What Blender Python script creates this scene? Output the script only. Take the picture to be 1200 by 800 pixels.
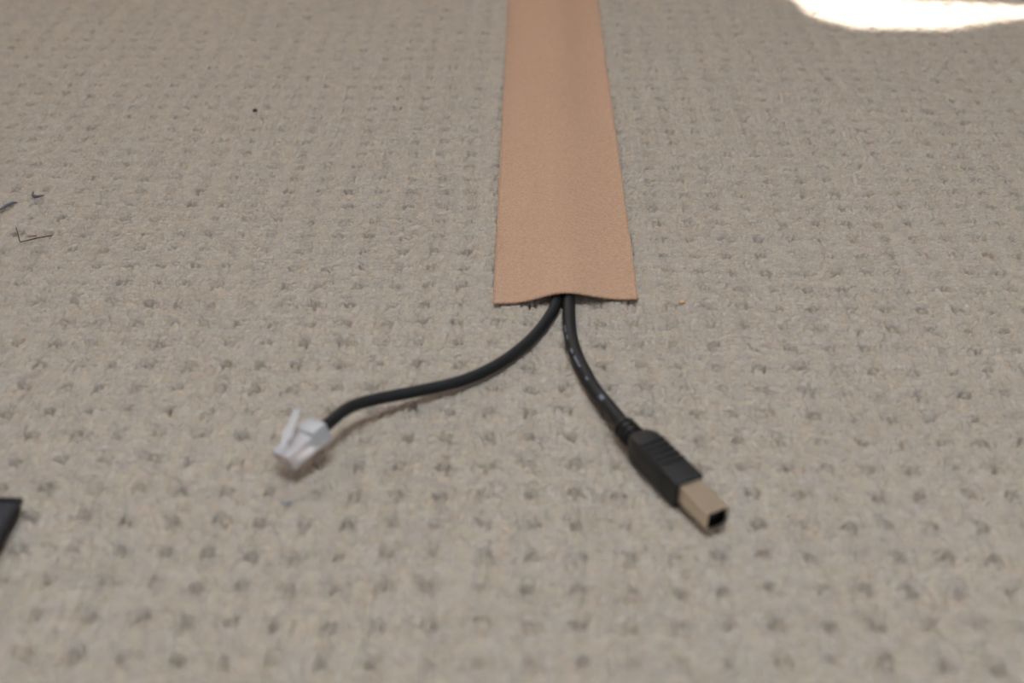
import bpy, bmesh, math, random
import numpy as np
from mathutils import Vector, Matrix

for o in list(bpy.data.objects):
    bpy.data.objects.remove(o, do_unlink=True)
S = bpy.context.scene
C = S.collection
R = math.radians
random.seed(7)
MM = 0.001

# ------------------------------------------------------------------ camera
cam_data = bpy.data.cameras.new('camera')
cam_data.sensor_width = 36.0
cam_data.lens = 45.0
cam_data.clip_start = 0.02
cam_data.clip_end = 50
cam_data.dof.use_dof = True
cam_data.dof.focus_distance = 0.605
cam_data.dof.aperture_fstop = 6.6
camera = bpy.data.objects.new('camera', cam_data)
C.objects.link(camera)
camera.location = (0, 0, 0.2825)
camera.rotation_euler = (R(90 - 32.70), 0, R(0.77))
S.camera = camera

# ------------------------------------------------------------------ world, sun, daylight, exposure
world = bpy.data.worlds.new('world'); S.world = world
world.use_nodes = True
bg = world.node_tree.nodes['Background']
bg.inputs['Color'].default_value = (0.55, 0.72, 1.0, 1)
bg.inputs['Strength'].default_value = 1.5

SUN_DIR = Vector((0.10, math.cos(R(42)), math.sin(R(42)))).normalized()      # towards the sun
sun_data = bpy.data.lights.new('sun', 'SUN')
sun_data.energy = 42.0
sun_data.angle = R(0.53)
sun_data.color = (1.0, 0.95, 0.88)
sun = bpy.data.objects.new('sun', sun_data); C.objects.link(sun)
sun.rotation_euler = SUN_DIR.to_track_quat('Z', 'Y').to_euler()
sun.location = SUN_DIR * 6

def area(name, loc, target, sx, sy, power, col):
    d = bpy.data.lights.new(name, 'AREA')
    d.shape = 'RECTANGLE'; d.size = sx; d.size_y = sy
    d.energy = power; d.color = col
    o = bpy.data.objects.new(name, d); C.objects.link(o)
    o.location = loc
    o.rotation_euler = (Vector(loc) - Vector(target)).to_track_quat('Z', 'Y').to_euler()
    return o
# added warm fill from behind; daylight of the far window and roof window overhead
area('warm_fill_rear', (0.2, -1.38, 1.25), (0.2, 1.0, 0.6), 1.5, 1.2, 2.5, (1.0, 0.82, 0.62))
area('daylight_far_window', (-0.75, 2.10, 1.45), (-0.1, 0.4, 0.0), 0.9, 1.0, 12.0, (1.0, 0.84, 0.66))
roof = area('daylight_roof_window', (0.10, 0.0, 2.36), (0.10, 0.0, 0.0), 0.9, 0.9, 9.5, (0.82, 0.93, 1.0))
roof.data.spread = R(78)          # narrow spread added to dim the far carpet; no shaft is built

S.view_settings.view_transform = 'Standard'
S.view_settings.look = 'None'
S.view_settings.gamma = 1.0
S.view_settings.use_curve_mapping = False
S.view_settings.exposure = -0.20

# ------------------------------------------------------------------ helpers
def tag(o, label=None, cat=None, group=None, kind=None):
    if label: o['label'] = label
    if cat: o['category'] = cat
    if group: o['group'] = group
    if kind: o['kind'] = kind
    return o
def empty(name, loc=(0, 0, 0)):
    o = bpy.data.objects.new(name, None); C.objects.link(o)
    o.location = loc; o.empty_display_size = 0.01
    return o
def link(name, me, mat, parent=None, smooth=True):
    o = bpy.data.objects.new(name, me); C.objects.link(o)
    me.materials.append(mat)
    if smooth:
        me.polygons.foreach_set('use_smooth', [True] * len(me.polygons))
    if parent is not None:
        o.parent = parent
        bpy.context.view_layer.update()
        o.matrix_parent_inverse = parent.matrix_world.inverted()
    return o
def from_bm(name, bm, mat, parent=None, smooth=True):
    me = bpy.data.meshes.new(name); bm.to_mesh(me); bm.free()
    return link(name, me, mat, parent, smooth)
def bevel_mod(o, w, seg=2):
    m = o.modifiers.new('bevel', 'BEVEL'); m.width = w; m.segments = seg
    m.limit_method = 'ANGLE'; m.angle_limit = R(35)
    return o
def autosmooth(o, ang=40):
    me = o.data
    me.polygons.foreach_set('use_smooth', [True] * len(me.polygons))
    bm = bmesh.new(); bm.from_mesh(me)
    for e in bm.edges:
        if len(e.link_faces) == 2 and e.calc_face_angle(0) > R(ang): e.smooth = False
    bm.to_mesh(me); bm.free()
    return o

def mat_new(name, col, rough=0.6, metal=0.0, spec=0.5):
    m = bpy.data.materials.new(name); m.use_nodes = True
    nt = m.node_tree; b = nt.nodes['Principled BSDF']
    b.inputs['Base Color'].default_value = (*col, 1)
    b.inputs['Roughness'].default_value = rough
    b.inputs['Metallic'].default_value = metal
    b.inputs['Specular IOR Level'].default_value = spec
    return m, nt, b
def add_noise_color(nt, b, c1, c2, scale, coord='Object', detail=3.0):
    tc = nt.nodes.new('ShaderNodeTexCoord'); n = nt.nodes.new('ShaderNodeTexNoise')
    n.inputs['Scale'].default_value = scale; n.inputs['Detail'].default_value = detail
    nt.links.new(tc.outputs[coord], n.inputs['Vector'])
    r = nt.nodes.new('ShaderNodeValToRGB')
    r.color_ramp.elements[0].position = 0.35; r.color_ramp.elements[1].position = 0.65
    r.color_ramp.elements[0].color = (*c1, 1); r.color_ramp.elements[1].color = (*c2, 1)
    nt.links.new(n.outputs['Fac'], r.inputs['Fac'])
    nt.links.new(r.outputs['Color'], b.inputs['Base Color'])
    return n
def add_noise_bump(nt, b, scale, strength, dist, coord='Object', detail=4.0):
    tc = nt.nodes.new('ShaderNodeTexCoord'); n = nt.nodes.new('ShaderNodeTexNoise')
    n.inputs['Scale'].default_value = scale; n.inputs['Detail'].default_value = detail
    nt.links.new(tc.outputs[coord], n.inputs['Vector'])
    bp = nt.nodes.new('ShaderNodeBump')
    bp.inputs['Strength'].default_value = strength; bp.inputs['Distance'].default_value = dist
    nt.links.new(n.outputs['Fac'], bp.inputs['Height'])
    nt.links.new(bp.outputs['Normal'], b.inputs['Normal'])

# ------------------------------------------------------------------ materials
# carpet wool: tint per tuft from a mesh attribute, fibre noise on top
M_carpet, nt, b = mat_new('carpet_wool', (0.36, 0.31, 0.26), 1.0, 0, 0.1)
att = nt.nodes.new('ShaderNodeAttribute'); att.attribute_name = 'tuft'
tc = nt.nodes.new('ShaderNodeTexCoord')
nz = nt.nodes.new('ShaderNodeTexNoise'); nz.inputs['Scale'].default_value = 1100; nz.inputs['Detail'].default_value = 3
nt.links.new(tc.outputs['Object'], nz.inputs['Vector'])
mr = nt.nodes.new('ShaderNodeMapRange'); mr.inputs['From Min'].default_value = 0.3; mr.inputs['From Max'].default_value = 0.7
mr.inputs['To Min'].default_value = 0.88; mr.inputs['To Max'].default_value = 1.10
nt.links.new(nz.outputs['Fac'], mr.inputs['Value'])
vm = nt.nodes.new('ShaderNodeVectorMath'); vm.operation = 'SCALE'
nt.links.new(att.outputs['Color'], vm.inputs[0]); nt.links.new(mr.outputs['Result'], vm.inputs['Scale'])
nt.links.new(vm.outputs['Vector'], b.inputs['Base Color'])
add_noise_bump(nt, b, 1500, 0.5, 0.0004)
b.inputs['Sheen Weight'].default_value = 0.0

M_fuzz, nt, b = mat_new('carpet_fibre', (0.40, 0.345, 0.285), 1.0, 0, 0.1)
add_noise_color(nt, b, (0.38, 0.325, 0.27), (0.44, 0.385, 0.32), 60)

# woven peach twill
M_twill, nt, b = mat_new('peach_twill', (0.56, 0.33, 0.215), 0.75, 0, 0.25)
tc = nt.nodes.new('ShaderNodeTexCoord')
mp = nt.nodes.new('ShaderNodeMapping'); mp.inputs['Rotation'].default_value = (0, 0, R(58))
nt.links.new(tc.outputs['Object'], mp.inputs['Vector'])
wv = nt.nodes.new('ShaderNodeTexWave'); wv.wave_type = 'BANDS'; wv.bands_direction = 'X'
wv.inputs['Scale'].default_value = 330; wv.inputs['Distortion'].default_value = 0.7
wv.inputs['Detail'].default_value = 2; wv.inputs['Detail Scale'].default_value = 2
nt.links.new(mp.outputs['Vector'], wv.inputs['Vector'])
nz = nt.nodes.new('ShaderNodeTexNoise'); nz.inputs['Scale'].default_value = 900; nz.inputs['Detail'].default_value = 3
nt.links.new(tc.outputs['Object'], nz.inputs['Vector'])
nz2 = nt.nodes.new('ShaderNodeTexNoise'); nz2.inputs['Scale'].default_value = 35; nz2.inputs['Detail'].default_value = 2
nt.links.new(tc.outputs['Object'], nz2.inputs['Vector'])
ad = nt.nodes.new('ShaderNodeMath'); ad.operation = 'MULTIPLY_ADD'; ad.inputs[1].default_value = 0.5
nt.links.new(wv.outputs['Fac'], ad.inputs[0]); nt.links.new(nz.outputs['Fac'], ad.inputs[2])
rp = nt.nodes.new('ShaderNodeValToRGB')
rp.color_ramp.elements[0].position = 0.42; rp.color_ramp.elements[0].color = (0.345, 0.207, 0.133, 1)
rp.color_ramp.elements[1].position = 1.0; rp.color_ramp.elements[1].color = (0.56, 0.350, 0.236, 1)
nt.links.new(ad.outputs[0], rp.inputs['Fac'])
mx = nt.nodes.new('ShaderNodeMix'); mx.data_type = 'RGBA'; mx.blend_type = 'MULTIPLY'
mx.inputs['Factor'].default_value = 0.25
nt.links.new(rp.outputs['Color'], mx.inputs[6]); nt.links.new(nz2.outputs['Color'], mx.inputs[7])
nt.links.new(rp.outputs['Color'], b.inputs['Base Color'])
bp = nt.nodes.new('ShaderNodeBump'); bp.inputs['Strength'].default_value = 0.5; bp.inputs['Distance'].default_value = 0.0003
nt.links.new(ad.outputs[0], bp.inputs['Height']); nt.links.new(bp.outputs['Normal'], b.inputs['Normal'])

M_thread, nt, b = mat_new('peach_thread', (0.50, 0.27, 0.16), 0.85, 0, 0.2)
add_noise_color(nt, b, (0.42, 0.21, 0.12), (0.56, 0.32, 0.20), 400)

M_jacket, nt, b = mat_new('black_cable_jacket', (0.009, 0.0095, 0.011), 0.58, 0, 0.35)
add_noise_bump(nt, b, 700, 0.15, 0.0002)
M_over, nt, b = mat_new('black_moulded_plastic', (0.014, 0.014, 0.015), 0.5, 0, 0.4)
add_noise_bump(nt, b, 1800, 0.2, 0.0001)
M_relief, nt, b = mat_new('black_soft_rubber', (0.008, 0.008, 0.009), 0.5, 0, 0.4)
add_noise_bump(nt, b, 1500, 0.15, 0.0001)
M_shell, nt, b = mat_new('nickel_plate', (0.72, 0.62, 0.50), 0.38, 1.0)
add_noise_bump(nt, b, 900, 0.05, 0.0001)
M_inside, nt, b = mat_new('black_insulator', (0.006, 0.006, 0.008), 0.5, 0, 0.3)
add_noise_bump(nt, b, 900, 0.05, 0.0001)
M_print, nt, b = mat_new('pale_blue_print', (0.15, 0.18, 0.24), 0.5)
add_noise_color(nt, b, (0.05, 0.06, 0.09), (0.24, 0.28, 0.36), 1500)
M_clear, nt, b = mat_new('clear_polycarbonate', (0.96, 0.96, 0.98), 0.2, 0, 0.5)
b.inputs['Transmission Weight'].default_value = 0.58
b.inputs['IOR'].default_value = 1.35
add_noise_bump(nt, b, 500, 0.1, 0.0002)
M_gold, nt, b = mat_new('gold_contact', (0.85, 0.62, 0.28), 0.3, 1.0)
add_noise_bump(nt, b, 900, 0.05, 0.0001)
def wire_mat(n, c):
    m, nt, b = mat_new(n, c, 0.5)
    add_noise_bump(nt, b, 900, 0.05, 0.0001)
    return m
M_wires = [wire_mat('wire_red', (0.75, 0.25, 0.18)), wire_mat('wire_white', (0.85, 0.82, 0.80)),
           wire_mat('wire_orange', (0.80, 0.42, 0.22)), wire_mat('wire_grey', (0.6, 0.6, 0.62))]
M_wall, nt, b = mat_new('cream_wall_paint', (0.62, 0.55, 0.47), 0.9)
add_noise_bump(nt, b, 120, 0.1, 0.001)
M_ceil, nt, b = mat_new('white_ceiling_paint', (0.82, 0.79, 0.74), 0.9)
add_noise_bump(nt, b, 90, 0.1, 0.001)
M_back, nt, b = mat_new('carpet_backing', (0.20, 0.16, 0.12), 0.95)
add_noise_color(nt, b, (0.17, 0.135, 0.10), (0.23, 0.19, 0.145), 300)
M_sun_mask, nt, b = mat_new('sun_mask_cloth', (0.55, 0.50, 0.44), 0.95)
add_noise_bump(nt, b, 600, 0.3, 0.0005)
M_frame, nt, b = mat_new('white_window_frame', (0.85, 0.85, 0.84), 0.5)
add_noise_bump(nt, b, 60, 0.05, 0.001)
M_strap, nt, b = mat_new('black_webbing', (0.030, 0.030, 0.038), 0.7, 0, 0.3)
add_noise_bump(nt, b, 900, 0.6, 0.0004)
M_piping, nt, b = mat_new('black_piping', (0.010, 0.010, 0.012), 0.6, 0, 0.3)
add_noise_bump(nt, b, 900, 0.4, 0.0003)

# ------------------------------------------------------------------ the room
X0, X1, Y0, Y1, ZH = -1.9, 2.1, -1.5, 2.2, 2.45
def box_bm(x0, x1, y0, y1, z0, z1):
    bm = bmesh.new()
    v = [bm.verts.new(p) for p in ((x0,y0,z0),(x1,y0,z0),(x1,y1,z0),(x0,y1,z0),(x0,y0,z1),(x1,y0,z1),(x1,y1,z1),(x0,y1,z1))]
    for f in ((0,3,2,1),(4,5,6,7),(0,1,5,4),(1,2,6,5),(2,3,7,6),(3,0,4,7)): bm.faces.new([v[i] for i in f])
    return bm
def merge(bms):
    out = bmesh.new()
    for q in bms:
        me = bpy.data.meshes.new('t'); q.to_mesh(me); q.free(); out.from_mesh(me); bpy.data.meshes.remove(me)
    return out
def holed(a0, a1, b0, b1, ha0, ha1, hb0, hb1, mk):
    """four slabs around a rectangular opening; mk(a0,a1,b0,b1) -> bmesh"""
    return merge([mk(a0, ha0, b0, b1), mk(ha1, a1, b0, b1), mk(ha0, ha1, b0, hb0), mk(ha0, ha1, hb1, b1)])
T = 0.12
tag(from_bm('floor', box_bm(X0 - T, X1 + T, Y0 - T, Y1 + T, -0.10, -0.008), M_back, None, False), 'floor under the beige loop pile carpet', 'floor', kind='structure')
WX0, WX1, WZ0, WZ1 = -0.15, 0.95, 0.95, 2.0
tag(from_bm('wall_far', merge([holed(-0.2, X1 + T, -0.008, ZH, WX0, WX1, WZ0, WZ1, lambda a, c, d, e: box_bm(a, c, Y1, Y1 + T, d, e)),
    holed(X0 - T, -0.2, -0.008, ZH, -1.25, -0.25, 0.9, 2.0, lambda a, c, d, e: box_bm(a, c, Y1, Y1 + T, d, e))]), M_wall, None, False), 'cream painted far wall with a window opening', 'wall', kind='structure')
tag(from_bm('wall_rear', holed(X0 - T, X1 + T, -0.008, ZH, -0.6, 1.0, 0.6, 1.9, lambda a, c, d, e: box_bm(a, c, Y0 - T, Y0, d, e)), M_wall, None, False), 'cream painted wall with window behind the camera', 'wall', kind='structure')
tag(from_bm('wall_left', box_bm(X0 - T, X0, Y0, Y1, -0.008, ZH), M_wall, None, False), 'plain cream painted left wall', 'wall', kind='structure')
tag(from_bm('wall_right', box_bm(X1, X1 + T, Y0, Y1, -0.008, ZH), M_wall, None, False), 'plain cream painted right wall', 'wall', kind='structure')
tag(from_bm('ceiling', holed(X0 - T, X1 + T, Y0 - T, Y1 + T, -0.4, 0.6, -0.5, 0.5, lambda a, c, d, e: box_bm(a, c, d, e, ZH, ZH + T)), M_ceil, None, False), 'white ceiling with a square roof window', 'ceiling', kind='structure')
def frame(name, a0, a1, b0, b1, mk, label):
    w = 0.05
    o = from_bm(name, merge([mk(a0, a0 + w, b0, b1), mk(a1 - w, a1, b0, b1), mk(a0 + w, a1 - w, b0, b0 + w), mk(a0 + w, a1 - w, b1 - w, b1)]), M_frame, None, False)
    return tag(o, label, 'window', kind='structure')
frame('window_1', WX0, WX1, WZ0, WZ1, lambda a, c, d, e: box_bm(a, c, Y1 + 0.05, Y1 + 0.11, d, e), 'white window frame in the far wall')
frame('window_2', -0.6, 1.0, 0.6, 1.9, lambda a, c, d, e: box_bm(a, c, Y0 - 0.11, Y0 - 0.05, d, e), 'white window frame in the rear wall')
frame('window_3', -1.25, -0.25, 0.9, 2.0, lambda a, c, d, e: box_bm(a, c, Y1 + 0.05, Y1 + 0.11, d, e), 'white window frame left in the far wall')
frame('window_4', -0.4, 0.6, -0.5, 0.5, lambda a, c, d, e: box_bm(a, c, d, e, ZH + 0.04, ZH + 0.10), 'white roof window frame overhead')

# two unseen sheets added in the far window, edges traced back from the sun patch:
# the sun comes through the slit between the two and falls on the carpet
near = [(0.150, 0.915), (0.184, 0.900), (0.191, 0.880), (0.1930, 0.858), (0.201, 0.839), (0.219, 0.8300), (0.248, 0.8255), (0.278, 0.831), (0.308, 0.839), (0.335, 0.853), (0.375, 0.874), (0.42, 0.90)]
far_ = [(0.150, 0.904), (0.20, 0.895), (0.262, 0.886), (0.302, 0.8785), (0.342, 0.8725), (0.42, 0.860)]
CY = Y1 - 0.03
def to_mask(p):
    t = (CY - p[1]) / SUN_DIR.y
    return (p[0] + SUN_DIR.x * t, CY, SUN_DIR.z * t)
def sheet(name, pts, mat, label):
    bm = bmesh.new()
    vs = [bm.verts.new(p) for p in pts]
    f = bm.faces.new(vs)
    bmesh.ops.triangulate(bm, faces=[f])
    o = from_bm(name, bm, mat, None, False)
    m = o.modifiers.new('thickness', 'SOLIDIFY'); m.thickness = 0.0016; m.offset = 0
    return tag(o, label, 'sun mask')
hem = [to_mask(p) for p in near]
top = [(WX0 - 0.04, CY, hem[0][2]), *hem, (WX1 + 0.08, CY, hem[-1][2]), (WX1 + 0.08, CY, WZ1 + 0.08), (WX0 - 0.04, CY, WZ1 + 0.08)]
sheet('sun_mask_upper', top, M_sun_mask, 'added unseen upper sheet with a curved edge that shapes the sun patch')
CY -= 0.006
low = [to_mask(p) for p in far_]
low = [(WX0 - 0.04, CY, low[0][2] ), *low, (WX1 + 0.08, CY, low[-1][2]), (WX1 + 0.08, CY, 0.85), (WX0 - 0.04, CY, 0.85)]
sheet('sun_mask_lower', low, M_sun_mask, 'added unseen lower sheet that bounds the far side of the sun patch')

# ------------------------------------------------------------------ carpet: relief of yarn tufts, small sunken knots on a 15 mm grid
# courses of the two cables and their plugs
def spline(pts, n=14):
    P = [Vector(p) for p in pts]
    P = [P[0] * 2 - P[1]] + P + [P[-1] * 2 - P[-2]]
    out = []
    for k in range(1, len(P) - 2):
        for i in range(n):
            t = i / n
            out.append(0.5 * ((2 * P[k]) + (P[k + 1] - P[k - 1]) * t + (2 * P[k - 1] - 5 * P[k] + 4 * P[k + 1] - P[k + 2]) * t * t + (3 * P[k] - P[k - 1] - 3 * P[k + 1] + P[k + 2]) * t ** 3))
    out.append(P[-2].copy())
    return out
mm = lambda pts: [Vector(p) * MM for p in pts]

D = Vector((0.480, -0.877, 0)).normalized(); Wd = Vector((-D.y, D.x, 0))          # plug axis, to its right (seen from above: +)
FRONT = Vector((63.2, 323.0, 6.1)) * MM
upath = spline(mm([(18.0, 1000, 1.1), (18.0, 700, 1.1), (18.0, 560, 1.1), (18.1, 500, 1.6), (17.9, 471, 2.3), (17.8, 446, 2.6), (19.3, 429, 2.9), (22.7, 413, 3.4), (26.8, 398, 4.2), (31.0, 387, 5.2)]) + [FRONT - D * 0.0545, FRONT - D * 0.047])
RF = Vector((-84.2, 350.3, 7.6)) * MM            # middle of the plug's front face
A = Vector((0.645, 0.735, 0.215)).normalized()   # from its front to its rear
r0_ = A.cross(Vector((0, 0, 1))).normalized()    # to the right
n0_ = r0_.cross(A).normalized()
ph = R(14)
NV = (n0_ * math.cos(ph) - r0_ * math.sin(ph)).normalized()     # latch side
RV = (r0_ * math.cos(ph) + n0_ * math.sin(ph)).normalized()
REAR = RF + A * 0.0185
rpath = spline(mm([(12.6, 1000, 1.0), (12.6, 700, 1.0), (12.5, 560, 1.0), (12.6, 500, 1.4), (12.9, 471, 2.0), (7.9, 452, 2.2), (-0.7, 434, 2.3), (-12.3, 418, 2.7), (-25.1, 406.5, 3.3), (-40.8, 396.8, 5.2), (-55.8, 386.8, 8.2), (-64.5, 378.4, 10.3)]) + [REAR + A * 0.0005, REAR - A * 0.007])
rng = np.random.default_rng(11)
def spaced(start, fn, stop):
    a = [start]
    while a[-1] < stop: a.append(a[-1] + fn(a[-1]))
    return np.array(a)
def dy(y):
    if y < 0.60: return 0.00052
    if y < 0.90: return 0.00052 + (y - 0.60) / 0.30 * 0.0006
    return min(0.00116 * (1 + (y - 0.90) * 40), 0.03)
Yf = spaced(0.232, dy, Y1 - 0.001); Yf[-1] = Y1 - 0.001
Yb = -spaced(-0.232, lambda t: min(0.001 + (t + 0.232) * 0.10, 0.05), -Y0 - 0.001)[1:]; Yb[-1] = Y0 + 0.001
Yr = np.concatenate([Yb[::-1], Yf])
NC = 910
uc = np.linspace(-1, 1, NC)
ext = np.cumsum(np.concatenate([np.full(75, 0.0018), np.geomspace(0.003, 0.25, 20)])); ext = ext / ext[-1]
hw = np.clip(0.075 + 0.385 * Yr, 0.16, 0.60)
cx0 = -0.0135 * Yr
core = cx0[:, None] + hw[:, None] * uc[None, :]
left = core[:, :1] + ((X0 + 0.001) - core[:, :1]) * ext[None, ::-1]
right = core[:, -1:] + ((X1 - 0.001) - core[:, -1:]) * ext[None, :]
XX = np.concatenate([left, core, right], axis=1)
YY = np.repeat(Yr[:, None], XX.shape[1], axis=1)
nr, ncol = XX.shape

def lownoise(x, y, seed, k, n=7):
    r = np.random.default_rng(seed); out = np.zeros_like(x)
    for _ in range(n):
        a = r.uniform(0, 2 * math.pi); kk = k * r.uniform(0.5, 1.6); ph = r.uniform(0, 6.28)
        out += np.sin((x * math.cos(a) + y * math.sin(a)) * kk + ph)
    return out / math.sqrt(n)
PX, PY, NS = 0.0151 / 5, 0.0156 / 5, 5
NH = 4096
TJ = rng.uniform(-1, 1, (NH, 2)); TR = rng.uniform(0, 1, (NH, 4))
def hid(i, j): return ((i * 73856093) ^ (j * 19349663)) % NH
def carpet_height(x, y):
    wx = x + 0.0009 * lownoise(x, y, 3, 160) + 0.0011 * lownoise(x, y, 4, 35)
    wy = y + 0.0009 * lownoise(x, y, 5, 160) + 0.0013 * lownoise(x, y, 6, 35)
    gx, gy = wx / PX, wy / PY
    ix, iy = np.floor(gx).astype(np.int64), np.floor(gy).astype(np.int64)
    F1 = np.full(x.shape, 9.0); F2 = np.full(x.shape, 9.0)
    I1 = np.zeros(x.shape, np.int64); I2 = np.zeros(x.shape, np.int64)
    N1 = np.zeros(x.shape, bool); N2 = np.zeros(x.shape, bool)
    for di in (-1, 0, 1):
        for dj in (-1, 0, 1):
            i, j = ix + di, iy + dj
            h = hid(i, j)
            nub = ((i % NS) == 0) & ((j % NS) == 0)
            jit = np.where(nub, 0.12, 0.36)
            d = np.hypot(gx - (i + 0.5 + jit * TJ[h, 0]), gy - (j + 0.5 + jit * TJ[h, 1]))
            d = d + np.where(nub, 0.04 - 0.16 * TR[h, 3], -0.10 * TR[h, 3])
            c1 = d < F1
            F2n = np.where(c1, F1, np.minimum(F2, d)); I2 = np.where(c1, I1, np.where(d < F2, h, I2)); N2 = np.where(c1, N1, np.where(d < F2, nub, N2))
            F1 = np.where(c1, d, F1); I1 = np.where(c1, h, I1); N1 = np.where(c1, nub, N1)
            F2 = F2n
    pair = np.modf(TR[I1, 0] * 7.13 + TR[I2, 0] * 7.13)[0]
    # proximity to a knot, on the warped grid
    kx = (gx - 0.5) / NS; ky = (gy - 0.5) / NS
    kd = np.hypot((kx - np.round(kx)) * NS, (ky - np.round(ky)) * NS)
    nearknot = np.exp(-(kd / 1.35) ** 2)
    edge = F2 - F1
    anynub = N1 | N2
    rim = np.where(anynub, 1.0, 0.0)
    depth = 0.45 + 1.2 * pair ** 3 + rim * (0.6 + 4.6 * pair ** 1.4) + 4.2 * nearknot * pair ** 1.6
    width = 0.14 + 0.05 * pair + rim * (0.02 + 0.06 * pair)
    z = 0.50 * (1 - np.clip(F1, 0, 1) ** 2)                     # domed tuft
    z = z - np.where(N1, 0.15 + 1.25 * TR[I1, 2] ** 1.4 - 1.1 * np.exp(-(F1 / 0.28) ** 2), 0) - 0.42 * nearknot   # the knot and its hollow
    z = z - depth * np.exp(-(edge / width) ** 2)
    z = z + 0.32 * (TR[I1, 1] - 0.5)
    z = z - 0.25 * np.exp(-(((kx - np.round(kx)) * NS) / 0.9) ** 2)   # faint furrow along each column of knots
    z = z + 0.12 * lownoise(x, y, 9, 420) + 0.30 * lownoise(x, y, 10, 60)
    return np.maximum(z * MM, -0.0062) - 0.0006, I1
hz = np.zeros_like(XX); ids = np.zeros(XX.shape, np.int64)
for k in range(0, nr, 100):
    hz[k:k + 100], ids[k:k + 100] = carpet_height(XX[k:k + 100], YY[k:k + 100])
hz += rng.normal(0, 0.00004, hz.shape)
# pile pressed flat under the cloth strip
STX0, STX1, STY = -0.0143, 0.0477, 0.4700
ins = (XX > STX0 - 0.0005) & (XX < STX1 + 0.0005) & (YY > STY - 0.0025)
hz = np.where(ins, np.minimum(hz, 0.0003), hz)

# yarn pressed down under the cables
hz = np.where((XX > 0.0085) & (XX < 0.0225) & (YY > 0.60), np.minimum(hz, -0.0024), hz)
for path, rad in ((upath, 0.00272), (rpath, 0.0023)):
    P = np.array([tuple(p) for p in path])
    P = P[(P[:, 2] - rad < 0.0025) & (P[:, 1] < 0.72)]
    seg = np.concatenate([P[k] + (P[k + 1] - P[k]) * np.linspace(0, 1, max(2, int(np.linalg.norm(P[k + 1] - P[k]) / 0.0004)))[:, None] for k in range(len(P) - 1)])
    rows = np.where((Yr > P[:, 1].min() - 0.003) & (Yr < P[:, 1].max() + 0.003))[0]
    for rw in rows:
        near_ = seg[np.abs(seg[:, 1] - Yr[rw]) < rad + 0.0003]
        if not len(near_): continue
        cs = np.where((XX[rw] > near_[:, 0].min() - rad) & (XX[rw] < near_[:, 0].max() + rad))[0]
        if not len(cs): continue
        d2 = (XX[rw, cs][:, None] - near_[None, :, 0]) ** 2 + (Yr[rw] - near_[None, :, 1]) ** 2
        lim = np.where(d2 < rad * rad, near_[None, :, 2] - np.sqrt(np.maximum(rad * rad - d2, 0)) - 0.0002, 1.0).min(1)
        hz[rw, cs] = np.minimum(hz[rw, cs], lim)
# and under the plug
al = (XX - FRONT.x) * D.x + (YY - FRONT.y) * D.y; ac = (XX - FRONT.x) * D.y - (YY - FRONT.y) * D.x
hz = np.where((al > -0.060) & (al < -0.0115) & (np.abs(ac) < 0.0064), np.minimum(hz, 0.0001), hz)
co = np.stack([XX, YY, hz], -1).reshape(-1, 3).astype(np.float32)
a = np.arange(nr * ncol).reshape(nr, ncol)
quads = np.stack([a[:-1, :-1], a[:-1, 1:], a[1:, 1:], a[1:, :-1]], -1).reshape(-1, 4).astype(np.int32)
me = bpy.data.meshes.new('carpet_pile')
me.vertices.add(len(co)); me.vertices.foreach_set('co', co.ravel())
me.loops.add(quads.size); me.loops.foreach_set('vertex_index', quads.ravel())
me.polygons.add(len(quads)); me.polygons.foreach_set('loop_start', np.arange(0, quads.size, 4, dtype=np.int32))
me.update(calc_edges=True)
TINT = np.array([0.412, 0.349, 0.288])
tr = TR[ids.ravel()]
colr = TINT[None, :] * (0.93 + 0.14 * tr[:, 2:3])
shift = (tr[:, 1:2] - 0.5)
colr = colr * (1 + shift * np.array([[-0.04, 0.0, 0.08]]))                 # some yarns a little bluer, some pinker
pink = (tr[:, 0:1] > 0.93)
colr = np.where(pink, colr * np.array([[1.03, 0.985, 0.975]]), colr)
at = me.attributes.new('tuft', 'FLOAT_COLOR', 'POINT')
at.data.foreach_set('color', np.concatenate([colr, np.ones((len(colr), 1))], 1).astype(np.float32).ravel())
carpet = link('carpet_pile', me, M_carpet)
tag(carpet, 'beige looped wool carpet with rows of small sunken knots', 'carpet', kind='stuff')

# stray fibres standing out of the yarn
NF = 130000
yy = rng.uniform(0.235, 1.0, NF * 2)
keep = rng.uniform(0, 1, NF * 2) < (0.075 + 0.385 * yy) / 0.47
yy = yy[keep][:NF]; n = len(yy)
xx = -0.0135 * yy + rng.uniform(-1, 1, n) * (0.07 + 0.375 * yy)
ok = ~((xx > STX0 - 0.0012) & (xx < STX1 + 0.0012) & (yy > STY - 0.0012))
ok &= ~((np.abs((xx - FRONT.x) * D.y - (yy - FRONT.y) * D.x) < 0.008) & ((xx - FRONT.x) * D.x + (yy - FRONT.y) * D.y < 0) & ((xx - FRONT.x) * D.x + (yy - FRONT.y) * D.y > -0.062))
for p in upath + rpath:
    ok &= np.hypot(xx - p.x, yy - p.y) > 0.0050
xx, yy = xx[ok], yy[ok]; n = len(xx)
zz, _ = carpet_height(xx, yy)
ang = rng.uniform(0, 2 * math.pi, n); ln = rng.uniform(0.0007, 0.0018, n); el = rng.uniform(0.1, 1.1, n)
dx = np.stack([np.cos(ang) * np.cos(el), np.sin(ang) * np.cos(el), np.sin(el)], -1) * ln[:, None]
w2 = np.stack([-np.sin(ang), np.cos(ang), np.zeros(n)], -1) * 0.00006
base = np.stack([xx, yy, zz - 0.0002], -1)
fv = np.stack([base - w2, base + w2, base + dx], 1).reshape(-1, 3).astype(np.float32)
me = bpy.data.meshes.new('stray_fibre')
me.vertices.add(len(fv)); me.vertices.foreach_set('co', fv.ravel())
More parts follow.
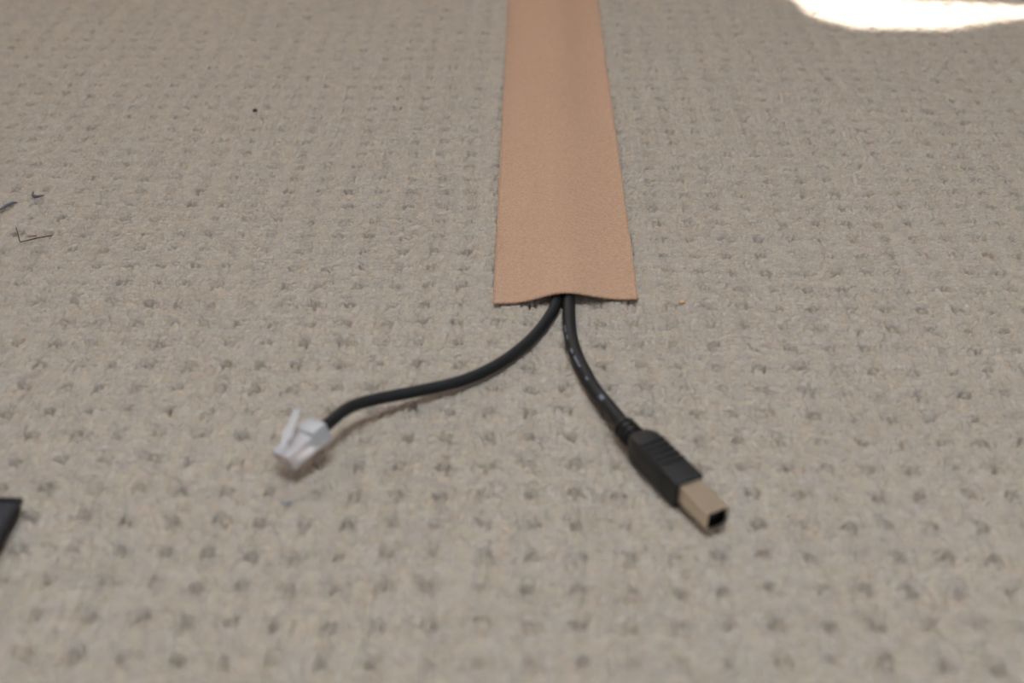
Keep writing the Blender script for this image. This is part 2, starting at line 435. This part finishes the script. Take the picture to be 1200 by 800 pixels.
me.loops.add(n * 3); me.loops.foreach_set('vertex_index', np.arange(n * 3, dtype=np.int32))
me.polygons.add(n); me.polygons.foreach_set('loop_start', np.arange(0, n * 3, 3, dtype=np.int32))
me.update(calc_edges=True)
tag(link('stray_fibre', me, M_fuzz, carpet, False), kind='stuff')

# ------------------------------------------------------------------ the peach cloth strip over the cables
strip = empty('cable_cover', ((STX0 + STX1) / 2, STY, 0))
tag(strip, 'long peach woven cloth strip lying over two black cables', 'cable cover')
def ridge(x, y):
    """height of the cloth above the carpet"""
    u = x - 0.0158
    w = 0.0125 if u < 0 else 0.0160
    k = 0.80 + 0.20 * math.exp(-max(y - STY, 0) / 0.05)
    h = 0.0053 * k * math.exp(-abs(u / w) ** 2.1)
    curl = 0.0006 * math.exp(-((x - STX0) / 0.004) ** 2) + 0.0006 * math.exp(-((x - STX1) / 0.004) ** 2)
    return 0.0005 + h + curl
def front_edge(x):
    t = (x - STX0) / (STX1 - STX0)
    return STY - 0.0022 + 0.0042 * t + 0.0007 * math.sin(t * 9)
nx = 64
ys = [0.0]
while ys[-1] < 1.60: ys.append(ys[-1] + 0.0015 + ys[-1] * 0.03)
verts, faces = [], []
for j, yv in enumerate(ys):
    for i in range(nx + 1):
        x = STX0 + (STX1 - STX0) * i / nx
        fe = front_edge(x) - 0.470
        y = STY + yv + fe * math.exp(-yv / 0.03)
        verts.append((x, y, ridge(x, y)))
for j in range(len(ys) - 1):
    for i in range(nx):
        q = j * (nx + 1) + i
        faces.append((q, q + 1, q + nx + 2, q + nx + 1))
me = bpy.data.meshes.new('cloth'); me.from_pydata(verts, [], faces)
cloth = link('cloth', me, M_twill, strip)
m = cloth.modifiers.new('thickness', 'SOLIDIFY'); m.thickness = 0.0006; m.offset = 1
def tube_bm(pts, rad, seg=12, bm=None, cap=True):
    bm = bm or bmesh.new()
    P = [Vector(p) for p in pts]; rings = []
    rads = rad if hasattr(rad, '__len__') else [rad] * len(P)
    ref = Vector((0, 0, 1))
    for k, p in enumerate(P):
        t = (P[min(k + 1, len(P) - 1)] - P[max(k - 1, 0)]).normalized()
        s = t.cross(ref)
        s = s.normalized() if s.length > 1e-6 else Vector((1, 0, 0))
        u = s.cross(t).normalized()
        rings.append([bm.verts.new(p + (s * math.cos(2 * math.pi * i / seg) + u * math.sin(2 * math.pi * i / seg)) * rads[k]) for i in range(seg)])
    for r0, r1 in zip(rings, rings[1:]):
        for i in range(seg): bm.faces.new((r0[i], r0[(i + 1) % seg], r1[(i + 1) % seg], r1[i]))
    if cap:
        bm.faces.new(rings[0][::-1]); bm.faces.new(rings[-1])
    bmesh.ops.recalc_face_normals(bm, faces=bm.faces[:])
    return bm
# woven selvedge along both long edges
for xe, s in ((STX0, 1), (STX1, -1)):
    pts = []
    for yv in ys:
        x = xe + s * 0.0003; y = STY + yv + (front_edge(x) - 0.470) * math.exp(-yv / 0.03)
        pts.append((x, y, ridge(x, y) + 0.0005))
    from_bm('selvedge', tube_bm(pts, 0.00045, 8), M_twill, strip)
    pts = []
    for yv in ys:
        x = xe + s * 0.0030; y = STY + yv + (front_edge(x) - 0.470) * math.exp(-yv / 0.03)
        pts.append((x, y, ridge(x, y) + 0.00052))
    from_bm('stitch_line', tube_bm(pts, 0.00018, 6), M_twill, strip)
# frayed thread ends along the cut front edge
bm = bmesh.new()
for i in range(150):
    x = STX0 + (STX1 - STX0) * (i + random.uniform(0.2, 0.8)) / 150
    y = front_edge(x); z = ridge(x, y) + 0.0003
    l = random.uniform(0.0002, 0.0008)
    tube_bm([(x, y + 0.0008, z), (x + random.uniform(-1, 1) * 0.0002, y - l, z - l * 0.4)], [0.00019, 0.00013], 5, bm)
fr = from_bm('frayed_edge', bm, M_thread, strip)
tag(fr, 'brown frayed thread ends along the cut edge', kind='stuff')

# ------------------------------------------------------------------ cables
# --- USB cable
usb = empty('usb_cable', (0.0177, 0.470, 0))
tag(usb, 'thicker black cable ending in a square metal tipped plug', 'cable')
from_bm('cable_jacket', tube_bm(upath, 0.00272, 20), M_jacket, usb)
# faded print along the jacket
def mark(i0, i1, ang0, ang1):
    bm = bmesh.new(); rows = []
    pts = upath[i0:i1 + 1]
    for k, p in enumerate(pts):
        t = (upath[min(i0 + k + 1, len(upath) - 1)] - upath[i0 + k - 1]).normalized()
        s = t.cross(Vector((0, 0, 1))).normalized(); u = s.cross(t)
        rows.append([bm.verts.new(p + (s * math.cos(q) + u * math.sin(q)) * 0.00276) for q in np.linspace(R(ang0), R(ang1), 4)])
    for r0, r1 in zip(rows, rows[1:]):
        for i in range(3): bm.faces.new((r0[i], r0[i + 1], r1[i + 1], r1[i]))
    return from_bm('printed_mark', bm, M_print, usb)

# strain relief with ring grooves
bm = bmesh.new()
q0 = FRONT - D * 0.0588
prof = [(0, 2.9), (0.2, 3.9)]
for k in range(3):
    b0 = 0.4 + k * 2.8
    prof += [(b0, 4.1), (b0 + 1.8, 4.3), (b0 + 1.9, 3.5), (b0 + 2.7, 3.5)]
prof += [(10.5, 4.0)]
relief = tube_bm([q0 + D * (p[0] * MM) for p in prof], [p[1] * MM for p in prof], 24)
sr = from_bm('strain_relief', relief, M_relief, usb); autosmooth(sr, 50)

def loft(sections, axis_o, D, W, U, name, mat, parent, ang=40):
    """sections: (distance, half width, half height, corner radius, centre lift) in mm, rounded rectangles"""
    bm = bmesh.new(); rings = []
    for (t, hw_, hh, rc, lift) in sections:
        ring = []
        for (cxs, cys, a0) in ((1, 1, 0), (-1, 1, 90), (-1, -1, 180), (1, -1, 270)):
            for q in range(5):
                a_ = R(a0 + 90 * q / 4)
                px = cxs * (hw_ - rc) + rc * math.cos(a_); py = cys * (hh - rc) + rc * math.sin(a_) + lift
                ring.append(bm.verts.new(axis_o + D * (t * MM) + W * (px * MM) + U * (py * MM)))
        rings.append(ring)
    for r0, r1 in zip(rings, rings[1:]):
        n_ = len(r0)
        for i in range(n_): bm.faces.new((r0[i], r0[(i + 1) % n_], r1[(i + 1) % n_], r1[i]))
    bm.faces.new(rings[0][::-1]); bm.faces.new(rings[-1])
    bmesh.ops.recalc_face_normals(bm, faces=bm.faces[:])
    o = from_bm(name, bm, mat, parent)
    return autosmooth(o, ang)
U = Vector((0, 0, 1))
body_o = FRONT - D * 0.0490
over = loft([(0, 3.3, 3.6, 1.2, 0), (0.5, 4.1, 4.3, 1.2, 0), (3.0, 4.9, 5.0, 1.2, 0), (5.0, 5.3, 5.35, 1.0, 0), (5.6, 5.35, 5.4, 0.9, 0),
             (31.2, 5.55, 5.5, 0.8, 0), (32.0, 5.5, 5.45, 0.8, 0), (32.5, 5.1, 5.1, 0.7, 0)], body_o, D, Wd, U, 'plug_body', M_over, usb)
for k in range(5):     # raised grip ribs across the body
    t0 = 8.5 + k * 3.0
    rb = loft([(t0, 4.5, 0.5, 0.2, 5.0), (t0 + 0.25, 4.9, 0.6, 0.3, 5.5), (t0 + 1.45, 4.9, 0.6, 0.3, 5.5), (t0 + 1.7, 4.5, 0.5, 0.2, 5.0)], body_o, D, Wd, U, 'grip_rib', M_over, over)
for s in (1, -1):      # side grips
    loft([(8.5, 0.28, 3.4, 0.25, 0), (24, 0.28, 3.4, 0.25, 0)], body_o + Wd * (s * 5.45 * MM), D, Wd, U, 'side_grip', M_over, over)

# metal shell, hollow, lower corners cut off
def shell_outline(off):
    w, h, c = 4.25 - off, 4.15 - off, 1.3 - off * 0.4
    return [(-w, h), (w, h), (w, -h + c), (w - c, -h), (-w + c, -h), (-w, -h + c)]
bm = bmesh.new()
so = FRONT - D * 0.0175
def ring_at(t, off): return [bm.verts.new(so + D * (t * MM) + Wd * (p[0] * MM) + U * (p[1] * MM)) for p in shell_outline(off)]
rr = [ring_at(0, 0), ring_at(17.3, 0), ring_at(17.5, 0.15), ring_at(17.4, 0.42), ring_at(2.0, 0.42)]
for r0, r1 in zip(rr, rr[1:]):
    for i in range(6): bm.faces.new((r0[i], r0[(i + 1) % 6], r1[(i + 1) % 6], r1[i]))
bmesh.ops.recalc_face_normals(bm, faces=bm.faces[:])
shell = from_bm('metal_shell', bm, M_shell, usb, False); bevel_mod(shell, 0.00018, 2)
tag(shell, 'hollow nickel plated plug shell with two cut corners')
# black lining and contact tongue inside the shell
bm = bmesh.new()
rr = [ring_at(16.2, 0.44), ring_at(16.2, 0.75), ring_at(4.0, 0.75)]
for r0, r1 in zip(rr, rr[1:]):
    for i in range(6): bm.faces.new((r0[i], r0[(i + 1) % 6], r1[(i + 1) % 6], r1[i]))
bm.faces.new(rr[-1])
from_bm('insulator', bm, M_inside, shell, False)
loft([(4, 2.4, 1.3, 0.3, 0), (14.6, 2.4, 1.3, 0.3, 0), (14.9, 2.2, 1.1, 0.3, 0)], so, D, Wd, U, 'contact_tongue', M_inside, shell)
for (i0, i1, a0, a1) in ((70, 74, 30, 48), (76, 79, 36, 52), (85, 88, 38, 56), (90, 97, 42, 60), (104, 106, 44, 64), (119, 123, 45, 78)):
    mark(i0, i1, a0, a1)

# --- cable with the clear modular plug
rj = empty('network_cable', (0.0137, 0.470, 0))
tag(rj, 'thinner black cable ending in a clear plastic modular plug', 'cable')
from_bm('cable_jacket', tube_bm(rpath, 0.0023, 18), M_jacket, rj)
plug = loft([(0, 4.9, 2.9, 0.5, 0), (0.3, 5.1, 3.1, 0.5, 0), (11.6, 5.1, 3.1, 0.5, 0), (12.2, 5.1, 3.6, 0.5, 0.5), (18.0, 5.1, 3.7, 0.5, 0.6), (18.5, 4.9, 3.5, 0.5, 0.6)], RF, A, RV, NV, 'modular_plug', M_clear, rj)
tag(plug, 'clear plastic modular plug with its latch raised')
# latch: springs off the front and rises towards the rear
bm = bmesh.new()
lat = [(0.6, 2.9, 1.5), (2.2, 4.0, 1.6), (5.0, 5.6, 1.8), (5.8, 6.0, 2.7), (7.6, 7.0, 2.8), (8.2, 7.2, 1.9), (14.6, 11.0, 1.9)]
prev = None
for (t, h, w) in lat:
    c = RF + A * (t * MM) + NV * (h * MM) - RV * (0.16 * t * MM)
    ring = [bm.verts.new(c + RV * (s * w * MM) + NV * (v * MM)) for s, v in ((-1, -0.4), (1, -0.4), (1, 0.4), (-1, 0.4))]
    if prev:
        for i in range(4): bm.faces.new((prev[i], prev[(i + 1) % 4], ring[(i + 1) % 4], ring[i]))
    else: bm.faces.new(ring[::-1])
    prev = ring
bm.faces.new(prev); bmesh.ops.recalc_face_normals(bm, faces=bm.faces[:])
from_bm('latch', bm, M_clear, plug, False)
for k in range(6):
    x = (k - 2.5) * 1.02
    p0 = RF + A * 0.0125 + RV * (x * 0.55 * MM) + NV * (-0.3 * MM)
    p1 = RF + A * 0.0080 + RV * (x * MM) + NV * (-0.5 * MM)
    p2 = RF + A * 0.0020 + RV * (x * MM) + NV * (-0.5 * MM)
    from_bm('wire', tube_bm([p0, p1, p2], 0.00042, 8), M_wires[(k * 3) % 4], plug)
    bm = box_bm(-0.15, 0.15, 0, 3.2, -0.5, 2.2)
    for v in bm.verts:
        q = v.co.copy(); v.co = RF + RV * ((x + q.x) * MM) + A * ((0.6 + q.y) * MM) - NV * ((1.0 + q.z) * MM)
    bmesh.ops.recalc_face_normals(bm, faces=bm.faces[:])
    from_bm('contact', bm, M_gold, plug, False)

# ------------------------------------------------------------------ corner of a black padded flap at the left edge
flap = empty('black_flap', (-0.176, 0.325, 0))
tag(flap, 'black fabric flap lying on the carpet at the left edge', 'flap')
outl = [(-170.3, 331.5), (-170.6, 309.0), (-174.0, 286.0), (-225, 292.0), (-225, 333.0), (-190, 332.0)]
bm = bmesh.new()
bot = [bm.verts.new(Vector((x, y, 0.6)) * MM) for x, y in outl]
top_ = [bm.verts.new(Vector((x, y, 4.6)) * MM) for x, y in outl]
bm.faces.new(bot[::-1]); bm.faces.new(top_)
for i in range(len(outl)): bm.faces.new((bot[i], bot[(i + 1) % len(outl)], top_[(i + 1) % len(outl)], top_[i]))
bmesh.ops.recalc_face_normals(bm, faces=bm.faces[:])
o = from_bm('flap_panel', bm, M_strap, flap, False); bevel_mod(o, 0.0008, 3)
pts = [Vector((x, y, 4.4)) * MM for x, y in outl[:3]]; pts = [Vector((-190, 332, 4.4)) * MM] + pts
from_bm('edge_piping', tube_bm(pts, 0.0013, 10), M_piping, flap)

# ------------------------------------------------------------------ bits on the carpet
def bit_mat(n, c):
    m, nt, b = mat_new(n, c, 0.9); add_noise_bump(nt, b, 2000, 0.3, 0.0002); return m
M_hair = bit_mat('dark_brown_thread', (0.11, 0.08, 0.066)); M_blue = bit_mat('slate_blue_lint', (0.13, 0.135, 0.155))
M_orange = bit_mat('orange_crumb', (0.60, 0.36, 0.16)); M_dark = bit_mat('dark_crumb', (0.03, 0.022, 0.02))
M_bl2 = bit_mat('pale_blue_lint', (0.28, 0.29, 0.31)); M_red = bit_mat('salmon_lint', (0.44, 0.29, 0.235))
o = from_bm('thread', tube_bm(spline(mm([(-241.4, 534.5, 1.0), (-238.5, 528.5, 1.2), (-235.2, 521.4, 1.1), (-233.6, 520.8, 1.2), (-228, 524.0, 1.3), (-222.0, 527.2, 1.1)]), 6), 0.00028, 6), M_hair)
tag(o, 'dark bent thread lying on the carpet near the left edge', 'thread')
o = from_bm('lint', tube_bm(spline(mm([(-256.5, 551, 0.9), (-254.5, 556, 1.2), (-252, 560.5, 1.0), (-250, 561.5, 0.8)]), 5), [0.0003 + 0.0005 * math.sin(math.pi * i / 15) for i in range(16)], 7), M_blue)
tag(o, 'longer dark blue lint sliver at the left edge of the carpet', 'lint')
o = from_bm('lint', tube_bm(spline(mm([(-246.2, 573.5, 0.8), (-245.0, 569.5, 1.0), (-242.5, 568.0, 1.1), (-239.6, 569.5, 0.9)]), 5), [0.0003 + 0.0004 * math.sin(math.pi * i / 15) for i in range(16)], 7), M_blue)
tag(o, 'small curved dark blue lint curl beside the longer sliver', 'lint')
def crumb(name, x, y, z, rx, ry, rz, mat, label, cat):
    bm = bmesh.new(); bmesh.ops.create_icosphere(bm, subdivisions=2, radius=1)
    for v in bm.verts:
        k = 1 + 0.18 * math.sin(v.co.x * 5 + v.co.y * 3) + random.uniform(-0.1, 0.1)
        v.co = Vector((v.co.x * rx * k + x, v.co.y * ry * k + y, v.co.z * rz * k + z)) * MM
    tag(from_bm(name, bm, mat), label, cat)
crumb('crumb', 66.7, 471.2, 0.5, 1.5, 0.9, 0.6, M_orange, 'tiny orange crumb on the carpet beside the peach strip', 'crumb')
crumb('crumb', -154.9, 680.2, 0.5, 1.4, 1.3, 0.8, M_dark, 'tiny dark crumb on the carpet in the upper left', 'crumb')
crumb('lint', -81.5, 337.0, 0.4, 2.0, 1.0, 0.4, M_bl2, 'faint pale blue lint below the clear plug', 'lint')
crumb('lint', -231.7, 528.6, 0.4, 2.2, 0.8, 0.5, M_red, 'faint salmon lint inside the bend of the thread', 'lint')
